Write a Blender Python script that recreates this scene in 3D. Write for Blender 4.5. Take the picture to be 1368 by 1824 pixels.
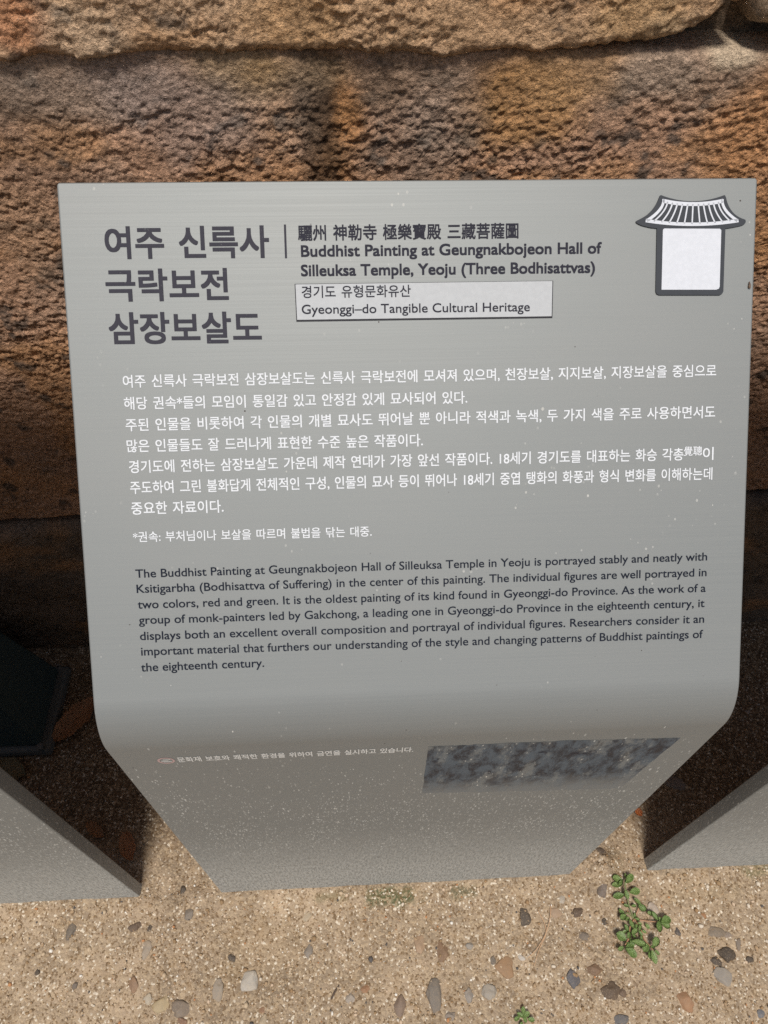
import bpy, bmesh, math, random
import numpy as np
from mathutils import Vector, Matrix

for o in list(bpy.data.objects):
    bpy.data.objects.remove(o, do_unlink=True)
SC = bpy.context.scene
COL = SC.collection
R = math.radians

# ------------------------------------------------------------------ camera
FPX, PW, PH = 1299.0, 1368.0, 1824.0            # focal length in photo pixels, photo size
YAW, PITCH, ROLL = R(4.3294), R(52.5211), R(1.8494)
CPOS = Vector((-0.06258, -0.25274, 1.38506))
_f = Vector((math.sin(YAW)*math.cos(PITCH), math.cos(YAW)*math.cos(PITCH), -math.sin(PITCH)))
_r0 = Vector((math.cos(YAW), -math.sin(YAW), 0)); _u0 = _r0.cross(_f)
RIGHT = _r0*math.cos(ROLL) + _u0*math.sin(ROLL)
UP = -_r0*math.sin(ROLL) + _u0*math.cos(ROLL)
FWD = _f
cd = bpy.data.cameras.new("camera")
cd.sensor_fit = 'VERTICAL'; cd.sensor_height = 36.0; cd.sensor_width = 27.0
cd.lens = 36.0*FPX/PH
cd.clip_start = 0.02; cd.clip_end = 500
cd.dof.use_dof = True; cd.dof.focus_distance = 0.76; cd.dof.aperture_fstop = cd.lens*1e-3/0.0007
cam = bpy.data.objects.new("camera", cd); COL.objects.link(cam)
m3 = Matrix((RIGHT, UP, -FWD)).transposed()
cam.matrix_world = Matrix.Translation(CPOS) @ m3.to_4x4()
SC.camera = cam

# ------------------------------------------------------------------ light
SUN_EL, SUN_AZ = R(67), R(187)                   # behind the photographer, a touch to the left
world = bpy.data.worlds.new("World"); SC.world = world; world.use_nodes = True
wn = world.node_tree.nodes; wl = world.node_tree.links
sky = wn.new('ShaderNodeTexSky'); sky.sky_type = 'NISHITA'; sky.sun_disc = False
sky.sun_elevation = SUN_EL; sky.sun_rotation = SUN_AZ; sky.dust_density = 3.0; sky.air_density = 1.2
wl.new(sky.outputs[0], wn['Background'].inputs[0]); wn['Background'].inputs[1].default_value = 0.06
sd = bpy.data.lights.new("sun", 'SUN'); sd.energy = 3.4; sd.angle = R(12); sd.color = (1.0, 0.955, 0.89)
sun = bpy.data.objects.new("sun", sd); COL.objects.link(sun)
S = Vector((math.sin(SUN_AZ)*math.cos(SUN_EL), math.cos(SUN_AZ)*math.cos(SUN_EL), math.sin(SUN_EL)))
sun.rotation_euler = S.to_track_quat('Z', 'Y').to_euler(); sun.location = S*5
SC.view_settings.view_transform = 'Standard'; SC.view_settings.look = 'None'
SC.cycles.use_denoising = False
SC.view_settings.exposure = 0.0; SC.view_settings.gamma = 1.0

# ------------------------------------------------------------------ layout helpers
HB, TH, LP = 0.72822, R(45.952), 0.48409         # height of the bend, lean of the panel from vertical, panel length
SW, TK = 0.60, 0.020                             # sign width, depth of its folded sides
PD = Vector((0, math.sin(TH), math.cos(TH)))     # up along the panel
PN = Vector((0, -math.cos(TH), math.sin(TH)))    # out of the panel
PM = Vector((0, 0, HB))
def ray(x, y):
    return FWD + RIGHT*((x-684)/FPX) - UP*((y-912)/FPX)
def hit(x, y, p0, n):
    d = ray(x, y); return CPOS + d*((p0-CPOS).dot(n)/d.dot(n))
def panel(x, y):
    p = hit(x, y, PM, PN); return p.x, (p-PM).dot(PD)
def plate(x, y):
    p = hit(x, y, Vector((0, 0, 0)), Vector((0, 1, 0))); return p.x, p.z
def ground_at(x, y, z=0.0):
    p = hit(x, y, Vector((0, 0, z)), Vector((0, 0, 1))); return p.x, p.y
def wall_at(x, y, Y):
    p = hit(x, y, Vector((0, Y, 0)), Vector((0, 1, 0))); return p.x, p.z
def on_panel(x, v, h=0.0):
    return PM + PD*v + PN*h + Vector((x, 0, 0))

# ------------------------------------------------------------------ numeric noise
def _hash(ix, iy, iz, seed):
    h = (ix.astype(np.uint32)*np.uint32(374761393) + iy.astype(np.uint32)*np.uint32(668265263)
         + iz.astype(np.uint32)*np.uint32(2147483647) + np.uint32((seed*1274126177) & 0xffffffff))
    h = (h ^ (h >> np.uint32(13)))*np.uint32(1274126177)
    h = (h ^ (h >> np.uint32(15)))*np.uint32(2246822519)
    return ((h ^ (h >> np.uint32(16))) & np.uint32(0xffffff)).astype(np.float64)/float(0xffffff)
def vnoise(p, seed=0):
    i = np.floor(p).astype(np.int64); f = p-i; f = f*f*f*(f*(f*6-15)+10)
    out = np.zeros(len(p))
    for dx in (0, 1):
        wx = f[:, 0] if dx else 1-f[:, 0]
        for dy in (0, 1):
            wy = f[:, 1] if dy else 1-f[:, 1]
            for dz in (0, 1):
                wz = f[:, 2] if dz else 1-f[:, 2]
                out += wx*wy*wz*_hash(i[:, 0]+dx, i[:, 1]+dy, i[:, 2]+dz, seed)
    return out
ROT = np.array([[0.36, 0.48, -0.8], [-0.8, 0.6, 0.0], [0.48, 0.64, 0.6]])
def fbm(p, octv=4, seed=0, gain=0.5):
    a, s, t = 1.0, 0.0, 0.0
    for k in range(octv):
        s = s + a*(vnoise(p, seed+k*17)*2-1); t += a; a *= gain; p = p@ROT.T*2.03
    return s/t
def billow(p, octv=4, seed=0, gain=0.5):
    a, s, t = 1.0, 0.0, 0.0
    for k in range(octv):
        s = s + a*np.abs(vnoise(p, seed+k*17)*2-1)*2; t += a; a *= gain; p = p@ROT.T*2.03
    return s/t-0.5
def smooth(a, b, x):
    t = np.clip((x-a)/(b-a), 0, 1); return t*t*(3-2*t)

# ------------------------------------------------------------------ object helpers
def link(o, parent=None):
    COL.objects.link(o)
    if parent is not None: o.parent = parent
    return o
def tag(o, label=None, cat=None, group=None, kind=None):
    if label: o['label'] = label
    if cat: o['category'] = cat
    if group: o['group'] = group
    if kind: o['kind'] = kind
    return o
def empty(name, loc=(0, 0, 0)):
    o = bpy.data.objects.new(name, None); o.location = loc; o.empty_display_size = 0.05
    return link(o)
def obj(name, bm, mat, parent=None, sm=False):
    me = bpy.data.meshes.new(name); bm.to_mesh(me); bm.free(); me.materials.append(mat)
    if sm:
        me.polygons.foreach_set('use_smooth', [True]*len(me.polygons))
    return link(bpy.data.objects.new(name, me), parent)
def grid_mesh(name, P, nu, nv, mat, parent=None, color=None, flip=False):
    """P: (nv*nu,3) row-major points -> one smooth quad sheet"""
    me = bpy.data.meshes.new(name)
    i = np.arange(nv-1)[:, None]*nu + np.arange(nu-1)[None, :]
    q = np.stack([i, i+1, i+nu+1, i+nu], -1).reshape(-1, 4)
    if flip: q = q[:, ::-1]
    me.vertices.add(len(P)); me.vertices.foreach_set('co', np.ascontiguousarray(P, dtype=np.float32).ravel())
    me.loops.add(q.size); me.loops.foreach_set('vertex_index', np.ascontiguousarray(q, dtype=np.int32).ravel())
    me.polygons.add(len(q)); me.polygons.foreach_set('loop_start', np.arange(0, q.size, 4, dtype=np.int32))
    me.polygons.foreach_set('use_smooth', np.ones(len(q), dtype=bool))
    me.update(calc_edges=True)
    if color is not None:
        a = me.color_attributes.new('stone_colour', 'FLOAT_COLOR', 'POINT')
        a.data.foreach_set('color', np.concatenate([color, np.ones((len(color), 1))], 1).astype(np.float32).ravel())
    me.materials.append(mat)
    return link(bpy.data.objects.new(name, me), parent)

# ------------------------------------------------------------------ materials
class NT:
    def __init__(s, name):
        s.m = bpy.data.materials.new(name); s.m.use_nodes = True
        s.n = s.m.node_tree.nodes; s.l = s.m.node_tree.links
        s.b = s.n['Principled BSDF']
    def node(s, t, **kw):
        x = s.n.new(t)
        for k, v in kw.items(): setattr(x, k, v)
        return x
    def inp(s, sock, v):
        if hasattr(v, 'is_output') or isinstance(v, bpy.types.NodeSocket): s.l.new(v, sock)
        else:
            if isinstance(v, tuple) and len(v) == 3 and sock.type == 'RGBA': v = (*v, 1)
            sock.default_value = v
    def coords(s, kind='Object', scale=(1, 1, 1)):
        t = s.node('ShaderNodeTexCoord'); mp = s.node('ShaderNodeMapping')
        s.l.new(t.outputs[kind], mp.inputs[0]); mp.inputs['Scale'].default_value = scale
        return mp.outputs[0]
    def noise(s, vec, scale, detail=4, rough=0.55, dist=0.0):
        x = s.node('ShaderNodeTexNoise'); s.l.new(vec, x.inputs['Vector'])
        x.inputs['Scale'].default_value = scale; x.inputs['Detail'].default_value = detail
        x.inputs['Roughness'].default_value = rough; x.inputs['Distortion'].default_value = dist
        return x.outputs[0]
    def voro(s, vec, scale, out='Distance', feature='F1'):
        x = s.node('ShaderNodeTexVoronoi', feature=feature); s.l.new(vec, x.inputs['Vector'])
        x.inputs['Scale'].default_value = scale
        return x.outputs[out]
    def ramp(s, v, a, b, lo=0.0, hi=1.0):
        x = s.node('ShaderNodeMapRange', interpolation_type='SMOOTHSTEP')
        s.inp(x.inputs[0], v); x.inputs[1].default_value = a; x.inputs[2].default_value = b
        x.inputs[3].default_value = lo; x.inputs[4].default_value = hi
        return x.outputs[0]
    def math(s, op, a, b=0.0):
        x = s.node('ShaderNodeMath', operation=op); s.inp(x.inputs[0], a); s.inp(x.inputs[1], b); return x.outputs[0]
    def mix(s, fac, a, b, blend='MIX'):
        x = s.node('ShaderNodeMix', data_type='RGBA', blend_type=blend)
        s.inp(x.inputs[0], fac); s.inp(x.inputs[6], a); s.inp(x.inputs[7], b); return x.outputs[2]
    def bump(s, h, strength, dist, normal=None):
        x = s.node('ShaderNodeBump'); s.inp(x.inputs['Height'], h)
        x.inputs['Strength'].default_value = strength; x.inputs['Distance'].default_value = dist
        if normal is not None: s.l.new(normal, x.inputs['Normal'])
        return x.outputs[0]
    def out(s, color=None, rough=None, metal=None, normal=None, spec=None):
        if color is not None: s.inp(s.b.inputs['Base Color'], color)
        if rough is not None: s.inp(s.b.inputs['Roughness'], rough)
        if metal is not None: s.inp(s.b.inputs['Metallic'], metal)
        if normal is not None: s.l.new(normal, s.b.inputs['Normal'])
        if spec is not None: s.b.inputs['Specular IOR Level'].default_value = spec
        return s.m

def mat_metal():
    t = NT('satin_steel')
    o = t.coords('Object'); st = t.coords('Object', (4, 900, 900)); st2 = t.coords('Object', (8, 620, 620))
    brush = t.noise(st, 1.0, 2, 0.6); brush2 = t.noise(st2, 1.0, 3, 0.6)
    cloud = t.noise(o, 7, 3, 0.5)
    sep = t.node('ShaderNodeSeparateXYZ'); t.l.new(t.node('ShaderNodeTexCoord').outputs['Object'], sep.inputs[0])
    low = t.ramp(sep.outputs['Z'], 0.72, 0.22)                      # rain splash reaches highest near the ground
    c = t.mix(t.ramp(brush, 0.3, 0.7), (0.248, 0.262, 0.260), (0.258, 0.272, 0.269))
    c = t.mix(t.ramp(brush2, 0.35, 0.75, 0, 0.25), c, (0.230, 0.244, 0.246))
    c = t.mix(t.ramp(cloud, 0.3, 0.8, 0, 0.3), c, (0.275, 0.279, 0.272))
    # dried splash: small dashes, denser towards the foot
    def dashes(sc, share, seed_off):
        mp = t.coords('Object', sc); vv = t.node('ShaderNodeTexVoronoi'); t.l.new(mp, vv.inputs['Vector']); vv.inputs['Scale'].default_value = 1.0
        sp_ = t.node('ShaderNodeSeparateColor'); t.l.new(vv.outputs['Color'], sp_.inputs[0])
        size = t.math('MULTIPLY', sp_.outputs[1], 0.42)
        dot = t.math('LESS_THAN', t.math('ADD', vv.outputs['Distance'], t.math('MULTIPLY', t.noise(mp, 3.0, 2), 0.12)), t.math('ADD', size, 0.10))
        on = t.math('GREATER_THAN', t.math('MULTIPLY', low, share), sp_.outputs[0])
        return t.math('MULTIPLY', t.math('MULTIPLY', dot, on), t.math('ADD', t.math('MULTIPLY', sp_.outputs[2], 0.75), 0.2))
    patchy = t.ramp(t.noise(t.coords('Object', (1, 1, .5)), 16, 4, 0.6), 0.32, 0.62, 0.35, 1.0)
    grime = t.math('MULTIPLY', t.math('MAXIMUM', dashes((380, 380, 115), 0.62, 0), dashes((640, 640, 190), 0.95, 1)), patchy)
    film = t.math('MULTIPLY', t.ramp(sep.outputs['Z'], 0.42, 0.06), t.ramp(t.noise(t.coords('Object', (330, 330, 70)), 1.0, 4, 0.75), 0.36, 0.60, 0.1, 0.85))
    grime = t.math('MAXIMUM', grime, film)
    grime2 = t.math('MULTIPLY', t.ramp(t.noise(o, 55, 4, 0.6), 0.45, 0.75), low)
    c = t.mix(t.math('MULTIPLY', grime, 0.8), c, (0.62, 0.625, 0.59))
    c = t.mix(t.math('MULTIPLY', grime2, 0.30), c, (0.30, 0.31, 0.29))
    # pale specks with a density of their own
    v = t.voro(t.coords('Object', (1, 1, 0.5)), 150)
    dens = t.ramp(t.noise(o, 24, 3, 0.6), 0.55, 0.76)
    speck = t.math('MULTIPLY', t.math('LESS_THAN', v, t.math('MULTIPLY', t.noise(o, 90, 1), 0.28)), dens)
    low2 = t.ramp(sep.outputs['Z'], 0.80, 0.60, 0.45, 1.0)
    speck = t.math('MULTIPLY', speck, low2)
    c = t.mix(speck, c, (0.82, 0.80, 0.74))
    # a few dark fly specks
    v2 = t.voro(o, 60); fly = t.math('MULTIPLY', t.math('LESS_THAN', v2, 0.045), t.ramp(t.noise(o, 11, 2), 0.5, 0.6))
    c = t.mix(fly, c, (0.06, 0.05, 0.045))
    cover = t.math('MAXIMUM', t.math('MULTIPLY', grime, 0.8), t.math('MAXIMUM', speck, fly))
    metal = t.math('SUBTRACT', 0.38, t.math('MULTIPLY', cover, 0.36))
    rough = t.math('ADD', t.ramp(brush, 0.3, 0.7, 0.58, 0.62), t.math('MULTIPLY', cover, 0.2))
    n = t.bump(brush, 0.02, 0.0003)
    return t.out(c, rough, metal, n, 0.3)

def mat_paint(name, col, rough=0.7, wear_glint=None, scale=220, var=1.06):
    t = NT(name); o = t.coords('Object')
    n1 = t.noise(o, scale, 3, 0.6)
    c = t.mix(t.ramp(n1, 0.35, 0.7), col, tuple(min(1, x*var) for x in col))
    if wear_glint:
        c = t.mix(t.ramp(t.noise(o, scale*1.6, 4, 0.7), 0.64, 0.72), c, wear_glint)
    return t.out(c, max(rough, .6), spec=0.15)

def mat_residue():
    t = NT('adhesive_residue'); o = t.coords('Object', (1, 1, 0.42))
    w = t.noise(o, 70, 6, 0.72, 0.35); w2 = t.noise(t.coords('Object', (26, 26, 40)), 1.0, 5, 0.7, 0.3)
    c = t.mix(t.ramp(w, 0.36, 0.60), (0.020, 0.024, 0.036), (0.105, 0.128, 0.152))
    c = t.mix(t.ramp(w2, 0.58, 0.68), c, (0.020, 0.024, 0.038))
    sep = t.node('ShaderNodeSeparateXYZ'); t.l.new(t.node('ShaderNodeTexCoord').outputs['Object'], sep.inputs[0])
    edge = t.math('ADD', sep.outputs['Z'], t.math('MULTIPLY', w2, 0.05))
    c = t.mix(t.ramp(edge, 0.60, 0.53, 0, 0.95), c, (0.20, 0.212, 0.214))
    c = t.mix(t.ramp(t.noise(o, 30, 5, .7), 0.50, 0.62, 0, 0.9), c, (0.20, 0.212, 0.212))
    v = t.voro(o, 190); c = t.mix(t.math('MULTIPLY', t.math('LESS_THAN', v, 0.16), t.ramp(t.noise(o, 30, 2), 0.48, 0.66)), c, (0.6, 0.6, 0.56))
    return t.out(c, t.ramp(w, 0.3, 0.7, 0.45, 0.75), 0.1, t.bump(w, 0.3, 0.0008), 0.25)

def mat_stone():
    t = NT('rough_sandstone'); o = t.coords('Object')
    a = t.node('ShaderNodeVertexColor', layer_name='stone_colour')
    f1 = t.noise(t.coords('Object', (1, 1, 1.5)), 210, 6, 0.68, 0.4)
    f2 = t.noise(o, 620, 3, 0.6)
    k = t.ramp(f1, 0.26, 0.74, 0.55, 1.75)
    c = t.mix(1.0, a.outputs[0], (1, 1, 1), 'MULTIPLY')
    g = t.node('ShaderNodeCombineColor')
    for i in range(3): t.l.new(k, g.inputs[i])
    c = t.mix(1.0, c, g.outputs[0], 'MULTIPLY')
    c = t.mix(t.ramp(f2, 0.60, 0.74, 0, 0.55), c, (0.55, 0.45, 0.34))
    c = t.mix(t.ramp(f2, 0.40, 0.28, 0, 0.6), c, (0.07, 0.055, 0.045))
    n = t.bump(f2, 0.9, 0.0018, t.bump(f1, 1.0, 0.0050))
    return t.out(c, 0.92, 0.0, n, 0.25)

def mat_ground():
    t = NT('coarse_sand'); o = t.coords('Object')
    a = t.node('ShaderNodeVertexColor', layer_name='stone_colour')
    cell = t.node('ShaderNodeTexVoronoi'); t.l.new(o, cell.inputs['Vector']); cell.inputs['Scale'].default_value = 330
    hs = t.node('ShaderNodeSeparateColor'); t.l.new(cell.outputs['Color'], hs.inputs[0])
    f = t.noise(o, 260, 5, 0.7); f2 = t.noise(o, 42, 4, 0.6)
    c = t.mix(t.ramp(hs.outputs[0], 0.3, 1.0, 0, 0.65), a.outputs[0], (0.50, 0.385, 0.255))
    c = t.mix(t.ramp(hs.outputs[1], 0.70, 1.0, 0, 0.85), c, (0.14, 0.085, 0.042))
    c = t.mix(t.ramp(hs.outputs[2], 0.92, 0.97, 0, 0.8), c, (0.72, 0.64, 0.52))
    c = t.mix(t.ramp(f, 0.46, 0.28, 0, 0.8), c, (0.20, 0.13, 0.065))
    c = t.mix(t.ramp(f2, 0.5, 0.75, 0, 0.4), c, (0.33, 0.22, 0.12))
    h = t.math('ADD', t.math('MULTIPLY', cell.outputs['Distance'], -0.7), f)
    return t.out(c, 0.95, 0.0, t.bump(h, 0.7, 0.0022), 0.2)

def mat_grit():
    t = NT('loose_grit')
    g = t.node('ShaderNodeNewGeometry')
    cr = t.node('ShaderNodeValToRGB'); t.l.new(g.outputs['Random Per Island'], cr.inputs[0])
    cr.color_ramp.interpolation = 'CONSTANT'
    cols = [(0.0, (0.36, 0.25, 0.15)), (0.28, (0.48, 0.37, 0.25)), (0.48, (0.28, 0.185, 0.10)), (0.66, (0.60, 0.52, 0.42)),
            (0.72, (0.30, 0.19, 0.10)), (0.82, (0.55, 0.42, 0.30)), (0.92, (0.10, 0.09, 0.085)), (0.95, (0.45, 0.22, 0.10)), (0.975, (0.74, 0.70, 0.63))]
    el = cr.color_ramp.elements
    el[0].position, el[0].color = cols[0][0], (*cols[0][1], 1); el[1].position, el[1].color = cols[1][0], (*cols[1][1], 1)
    for p, c in cols[2:]:
        e = el.new(p); e.color = (*c, 1)
    return t.out(cr.outputs[0], 0.85, 0.0, None, 0.3)

def mat_pebble():
    t = NT('pebble_stone'); o = t.coords('Object')
    i = t.node('ShaderNodeObjectInfo')
    n1 = t.noise(o, 130, 4, 0.6); n2 = t.noise(o, 600, 3, 0.6)
    c = t.mix(t.ramp(n1, 0.35, 0.68, 0, 0.55), i.outputs['Color'], (0.62, 0.58, 0.52), 'OVERLAY')
    c = t.mix(t.ramp(n2, 0.50, 0.72, 0, 0.5), c, (0.34, 0.25, 0.16))
    return t.out(c, 0.7, 0.0, t.bump(n2, 0.5, 0.0008), 0.4)

def mat_leaf(name, a, b, rough=0.45):
    t = NT(name); o = t.coords('Object')
    c = t.mix(t.ramp(t.noise(o, 160, 4, 0.6), 0.3, 0.7), a, b)
    i = t.node('ShaderNodeObjectInfo')
    c = t.mix(t.math('MULTIPLY', i.outputs['Random'], 0.5), c, (b[0]*1.5, b[1]*1.3, b[2]*1.5))
    t.b.inputs['Subsurface Weight'].default_value = 0.0
    return t.out(c, rough, 0.0, t.bump(t.noise(o, 300, 3), 0.12, 0.0005), 0.5)

M_METAL = mat_metal()
M_TITLE = mat_paint('engraved_dark_paint', (0.042, 0.041, 0.054), 0.7, (0.14, 0.145, 0.15))  # pale worn specks stand in for highlights on the engraved strokes
M_INK = mat_paint('navy_ink', (0.010, 0.014, 0.026), 0.7, (0.06, 0.07, 0.085), 420)
M_HEAD = mat_paint('dark_heading_ink', (0.026, 0.026, 0.038), 0.7, (0.08, 0.08, 0.09), 420)
M_WHITE = mat_paint('white_print', (0.66, 0.685, 0.715), 0.5)
M_DULLWHITE = mat_paint('worn_white_print', (0.66, 0.66, 0.64), 0.6, (0.40, 0.40, 0.39), 300)
M_STICKER = mat_paint('pale_foil_sticker', (0.445, 0.462, 0.478), 0.6)
M_EDGE = mat_paint('sticker_edge', (0.03, 0.03, 0.036), 0.6)
M_BADGE = mat_paint('charcoal_badge', (0.050, 0.055, 0.064), 0.6)
M_BADGEWHITE = mat_paint('badge_white', (0.60, 0.625, 0.675), 0.6)
M_RED = mat_paint('faded_red_print', (0.46, 0.33, 0.32), 0.6)
M_RES = mat_residue()
M_STONE = mat_stone(); M_GROUND = mat_ground(); M_GRIT = mat_grit(); M_PEB = mat_pebble()
M_GREEN = mat_leaf('weed_leaf', (0.170, 0.270, 0.070), (0.235, 0.350, 0.115), 0.5)
M_STEM = mat_leaf('weed_stem', (0.13, 0.16, 0.05), (0.17, 0.19, 0.07))
M_REDSTEM = mat_leaf('weed_red_stem', (0.33, 0.17, 0.09), (0.38, 0.22, 0.12))
M_DRY = mat_leaf('dry_brown_leaf', (0.40, 0.22, 0.10), (0.50, 0.30, 0.15), 0.7)
M_OLIVE = mat_leaf('dry_olive_leaf', (0.20, 0.17, 0.07), (0.26, 0.21, 0.10), 0.7)
M_STRAW = mat_leaf('dry_straw', (0.42, 0.27, 0.14), (0.48, 0.33, 0.18), 0.7)
M_BOX = mat_paint('dark_green_cast_metal', (0.045, 0.070, 0.074), 0.55, (0.16, 0.18, 0.17), 90)
M_FLANGE = mat_paint('scuffed_metal_rim', (0.12, 0.125, 0.12), 0.5, (0.34, 0.33, 0.30), 160)

# ------------------------------------------------------------------ ground (one sheet out to the horizon)
def axis(a, b, step, far):
    core = np.arange(a, b+step*.5, step)
    g = []; d = step*2; x = b
    while x < far: x += d; g.append(x); d *= 1.45
    h = []; d = step*2; x = a
    while x > -far: x -= d; h.append(x); d *= 1.45
    return np.array(h[::-1]+list(core)+g)
def ground_height(x, y):
    p = np.stack([x, y, np.zeros_like(x)], -1)
    z = 0.0040*fbm(p*9, 3, 5)+0.0020*fbm(p*48, 4, 9)+0.0011*billow(p*230, 2, 12)
    bx, by = MOUND
    r = np.hypot((x-bx)/0.038, (y-by)/0.028)
    z = z + np.exp(-r*r)*(0.014+0.010*billow(p*55, 3, 21))
    # soil heaped lightly against the feet of the signs
    z = z + 0.0045*np.exp(-((y+0.006)/0.017)**2)*(0.2+1.5*vnoise(p*38, 3))
    fade = 1-smooth(3.0, 6.0, np.hypot(x, y))
    return z*fade
MOUND = ground_at(1058, 1538)
gx, gy = axis(-0.86, 0.94, 0.0027, 160), axis(-0.34, 0.56, 0.0027, 160)
GX, GY = np.meshgrid(gx, gy)
fx, fy = GX.ravel(), GY.ravel()
fz = ground_height(fx, fy)
gp = np.stack([fx, fy, np.zeros_like(fx)], -1)
gc = np.array([0.345, 0.262, 0.182])[None]*(1+0.34*fbm(gp*6, 3, 31))[:, None]
gc = gc*(1+0.34*fbm(gp*40, 4, 33))[:, None]
gc = np.clip(gc, 0.02, 0.9)
back = smooth(0.03, 0.14, fy)[:, None]*0.85                       # shade between the signs and the wall painted into darker soil
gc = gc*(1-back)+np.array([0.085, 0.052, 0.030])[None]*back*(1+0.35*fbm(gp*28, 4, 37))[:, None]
def stain(px, py, rx, ry, amt, colr):
    global gc
    cx, cy = ground_at(px, py)
    r = np.hypot((fx-cx)/rx, (fy-cy)/ry) + 0.55*fbm(gp*60, 3, int(px))
    w = ((1-smooth(0.45, 1.15, r))*amt)[:, None]
    gc = gc*(1-w)+np.array(colr)[None]*w
for s in [(700, 1597, .050, .018, .95, (.085, .095, .045)), (820, 1590, .032, .014, .85, (.11, .105, .06)), (590, 1598, .03, .010, .55, (.16, .14, .07)),
          (1350, 1552, .035, .014, .6, (.14, .13, .06)), (1100, 1560, .02, .05, .3, (.2, .14, .06)), (60, 1625, .05, .008, .4, (.25, .15, .07)),
          (410, 1735, .02, .03, .35, (.30, .21, .12)), (470, 1690, .08, .06, .22, (.27, .18, .09)), (1230, 1590, .1, .02, .25, (.24, .17, .08))]:
    stain(*s)
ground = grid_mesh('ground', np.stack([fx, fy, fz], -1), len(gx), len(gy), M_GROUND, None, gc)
tag(ground, kind='structure')
def gz(x, y):
    return float(ground_height(np.array([x]), np.array([y]))[0])

# ------------------------------------------------------------------ stone wall
wall = empty('stone_wall', (0, 0.5, 0))
tag(wall, 'old wall of large rough brown sandstone blocks rising behind the signs', 'stone wall')
def stone(x0, x1, zb, zt, y0, step, seed, amp=1.0, rnd=0.03, base=(0.36, 0.24, 0.15), patches=(), smooth_top=0.0, strata=1.0, depth=0.35, bulge=0.0, orange=1.0, fine_to=0):
    xs = np.concatenate([np.arange(x0, -.74, .012), np.arange(max(x0, -.74), min(x1, .74), step), np.arange(.74, x1, .012)]); xs = np.append(xs[xs < x1-.001], x1); nu = len(xs); zmid = (zt((x0+x1)/2)-zb((x0+x1)/2)); nv = max(8, int(zmid/step)+1)
    b = np.array([zb(x) for x in xs]); t = np.array([zt(x) for x in xs])
    pb = np.stack([xs*1.0, np.full(nu, seed*3.1), np.zeros(nu)], -1)
    b = b + 0.006*fbm(pb*30, 5, seed+3, .7); t = t+0.004*fbm(pb*22, 4, seed+4)
    vv = np.linspace(0, 1, nv)
    if fine_to: nv = int(zmid*fine_to/step); vv = np.concatenate([np.linspace(0, fine_to, nv), np.linspace(fine_to, 1, 50)[1:]]); nv = len(vv)
    # extra rows close to the borders make the rounded arrises clean
    X = np.repeat(xs[None], nv, 0); Z = b[None]+(t-b)[None]*vv[:, None]
    x, z = X.ravel(), Z.ravel()
    dz = np.minimum(z-np.repeat(b[None], nv, 0).ravel(), np.repeat(t[None], nv, 0).ravel()-z)
    dx = np.minimum(x-x0, x1-x)
    p = np.stack([x, np.full_like(x, seed*7.7), z], -1)
    wob = 1+0.5*fbm(p*30, 3, seed+9)
    d = np.minimum(dz, dx)/np.maximum(rnd*wob, 1e-4)
    edge = rnd*wob*(1-np.sqrt(np.clip(1-np.clip(1-d, 0, 1)**2, 0, 1)))
    topd = np.repeat(t[None], nv, 0).ravel()-z
    k = 1-(0.55*(1-smooth(0.02, 0.085, topd+0.03*fbm(p*9, 3, seed+11))) if smooth_top else 0.0)
    q = p*np.array([0.62, 1, 1.0]); mixs = smooth(-0.2, 0.4, fbm(p*4, 3, seed+2))*strata
    h = 0.008*fbm(p*7, 4, seed)+amp*k*(0.0016*billow(p*np.array([.8, 1, 1])*34, 4, seed+1, .55)*(1-.5*mixs)
        + 0.0022*billow(p*np.array([.45, 1, 1.15])*66, 4, seed+5, .55)*mixs + (.45+.55*smooth(-.5, .4, fbm(p*16, 3, seed+14)))*(0.0026*billow(p*np.array([.6, 1, 1])*105, 4, seed+6, .7)+0.0050*fbm(p*np.array([.75, 1, 1])*190, 3, seed+15, .75)))
    y = y0+edge-h-bulge*np.sin(np.pi*np.clip((z-z.min())/(z.max()-z.min()), 0, 1))
    # colour
    c = np.array(base)[None]*(1+0.22*fbm(p*11, 4, seed+21))[:, None]
    w = smooth(0.02, 0.45, fbm(p*np.array([1, 1, 1.5])*9, 4, seed+22))[:, None]*0.65*orange; c = c*(1-w)+np.array([0.54, 0.285, 0.13])[None]*w
    w = smooth(0.05, 0.5, fbm(p*13, 4, seed+23))[:, None]*0.40; c = c*(1-w)+np.array([0.33, 0.245, 0.19])[None]*w
    w = smooth(0.22, 0.50, fbm(p*np.array([1, 1, 1.3])*42, 4, seed+24))[:, None]*0.8; c = c*(1-w)+np.array([0.085, 0.07, 0.06])[None]*w
    if smooth_top:
        w = (1-smooth(0.015, 0.075, topd+0.03*fbm(p*9, 3, seed+11)))[:, None]*0.6
        c = c*(1-w)+np.array([0.42, 0.29, 0.20])[None]*w*(1+0.2*fbm(p*15, 3, seed+31))[:, None]
    for (px, py, rx, rz, amt, col) in patches:
        cx, cz = wall_at(px, py, y0)
        r = np.hypot((x-cx)/rx, (z-cz)/rz)+0.5*fbm(p*22, 4, seed+int(px) % 97)
        w = ((1-smooth(0.35, 1.2, r))*amt)[:, None]; c = c*(1-w)+np.array(col)[None]*1.2*w
    # skirt back into the wall: ring rows top/bottom and columns left/right
    F = np.stack([x, y-0.5, z], -1).reshape(nv, nu, 3); K = np.clip(c, 0.015, 0.8).reshape(nv, nu, 3)
    bk = lambda a: np.concatenate([a[..., :1], np.full_like(a[..., :1], y0-0.5+depth), a[..., 2:]], -1)
    F = np.concatenate([bk(F[:1]), F, bk(F[-1:])], 0); K = np.concatenate([K[:1], K, K[-1:]], 0)
    F = np.concatenate([bk(F[:, :1]), F, bk(F[:, -1:])], 1); K = np.concatenate([K[:, :1], K, K[:, -1:]], 1)
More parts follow.
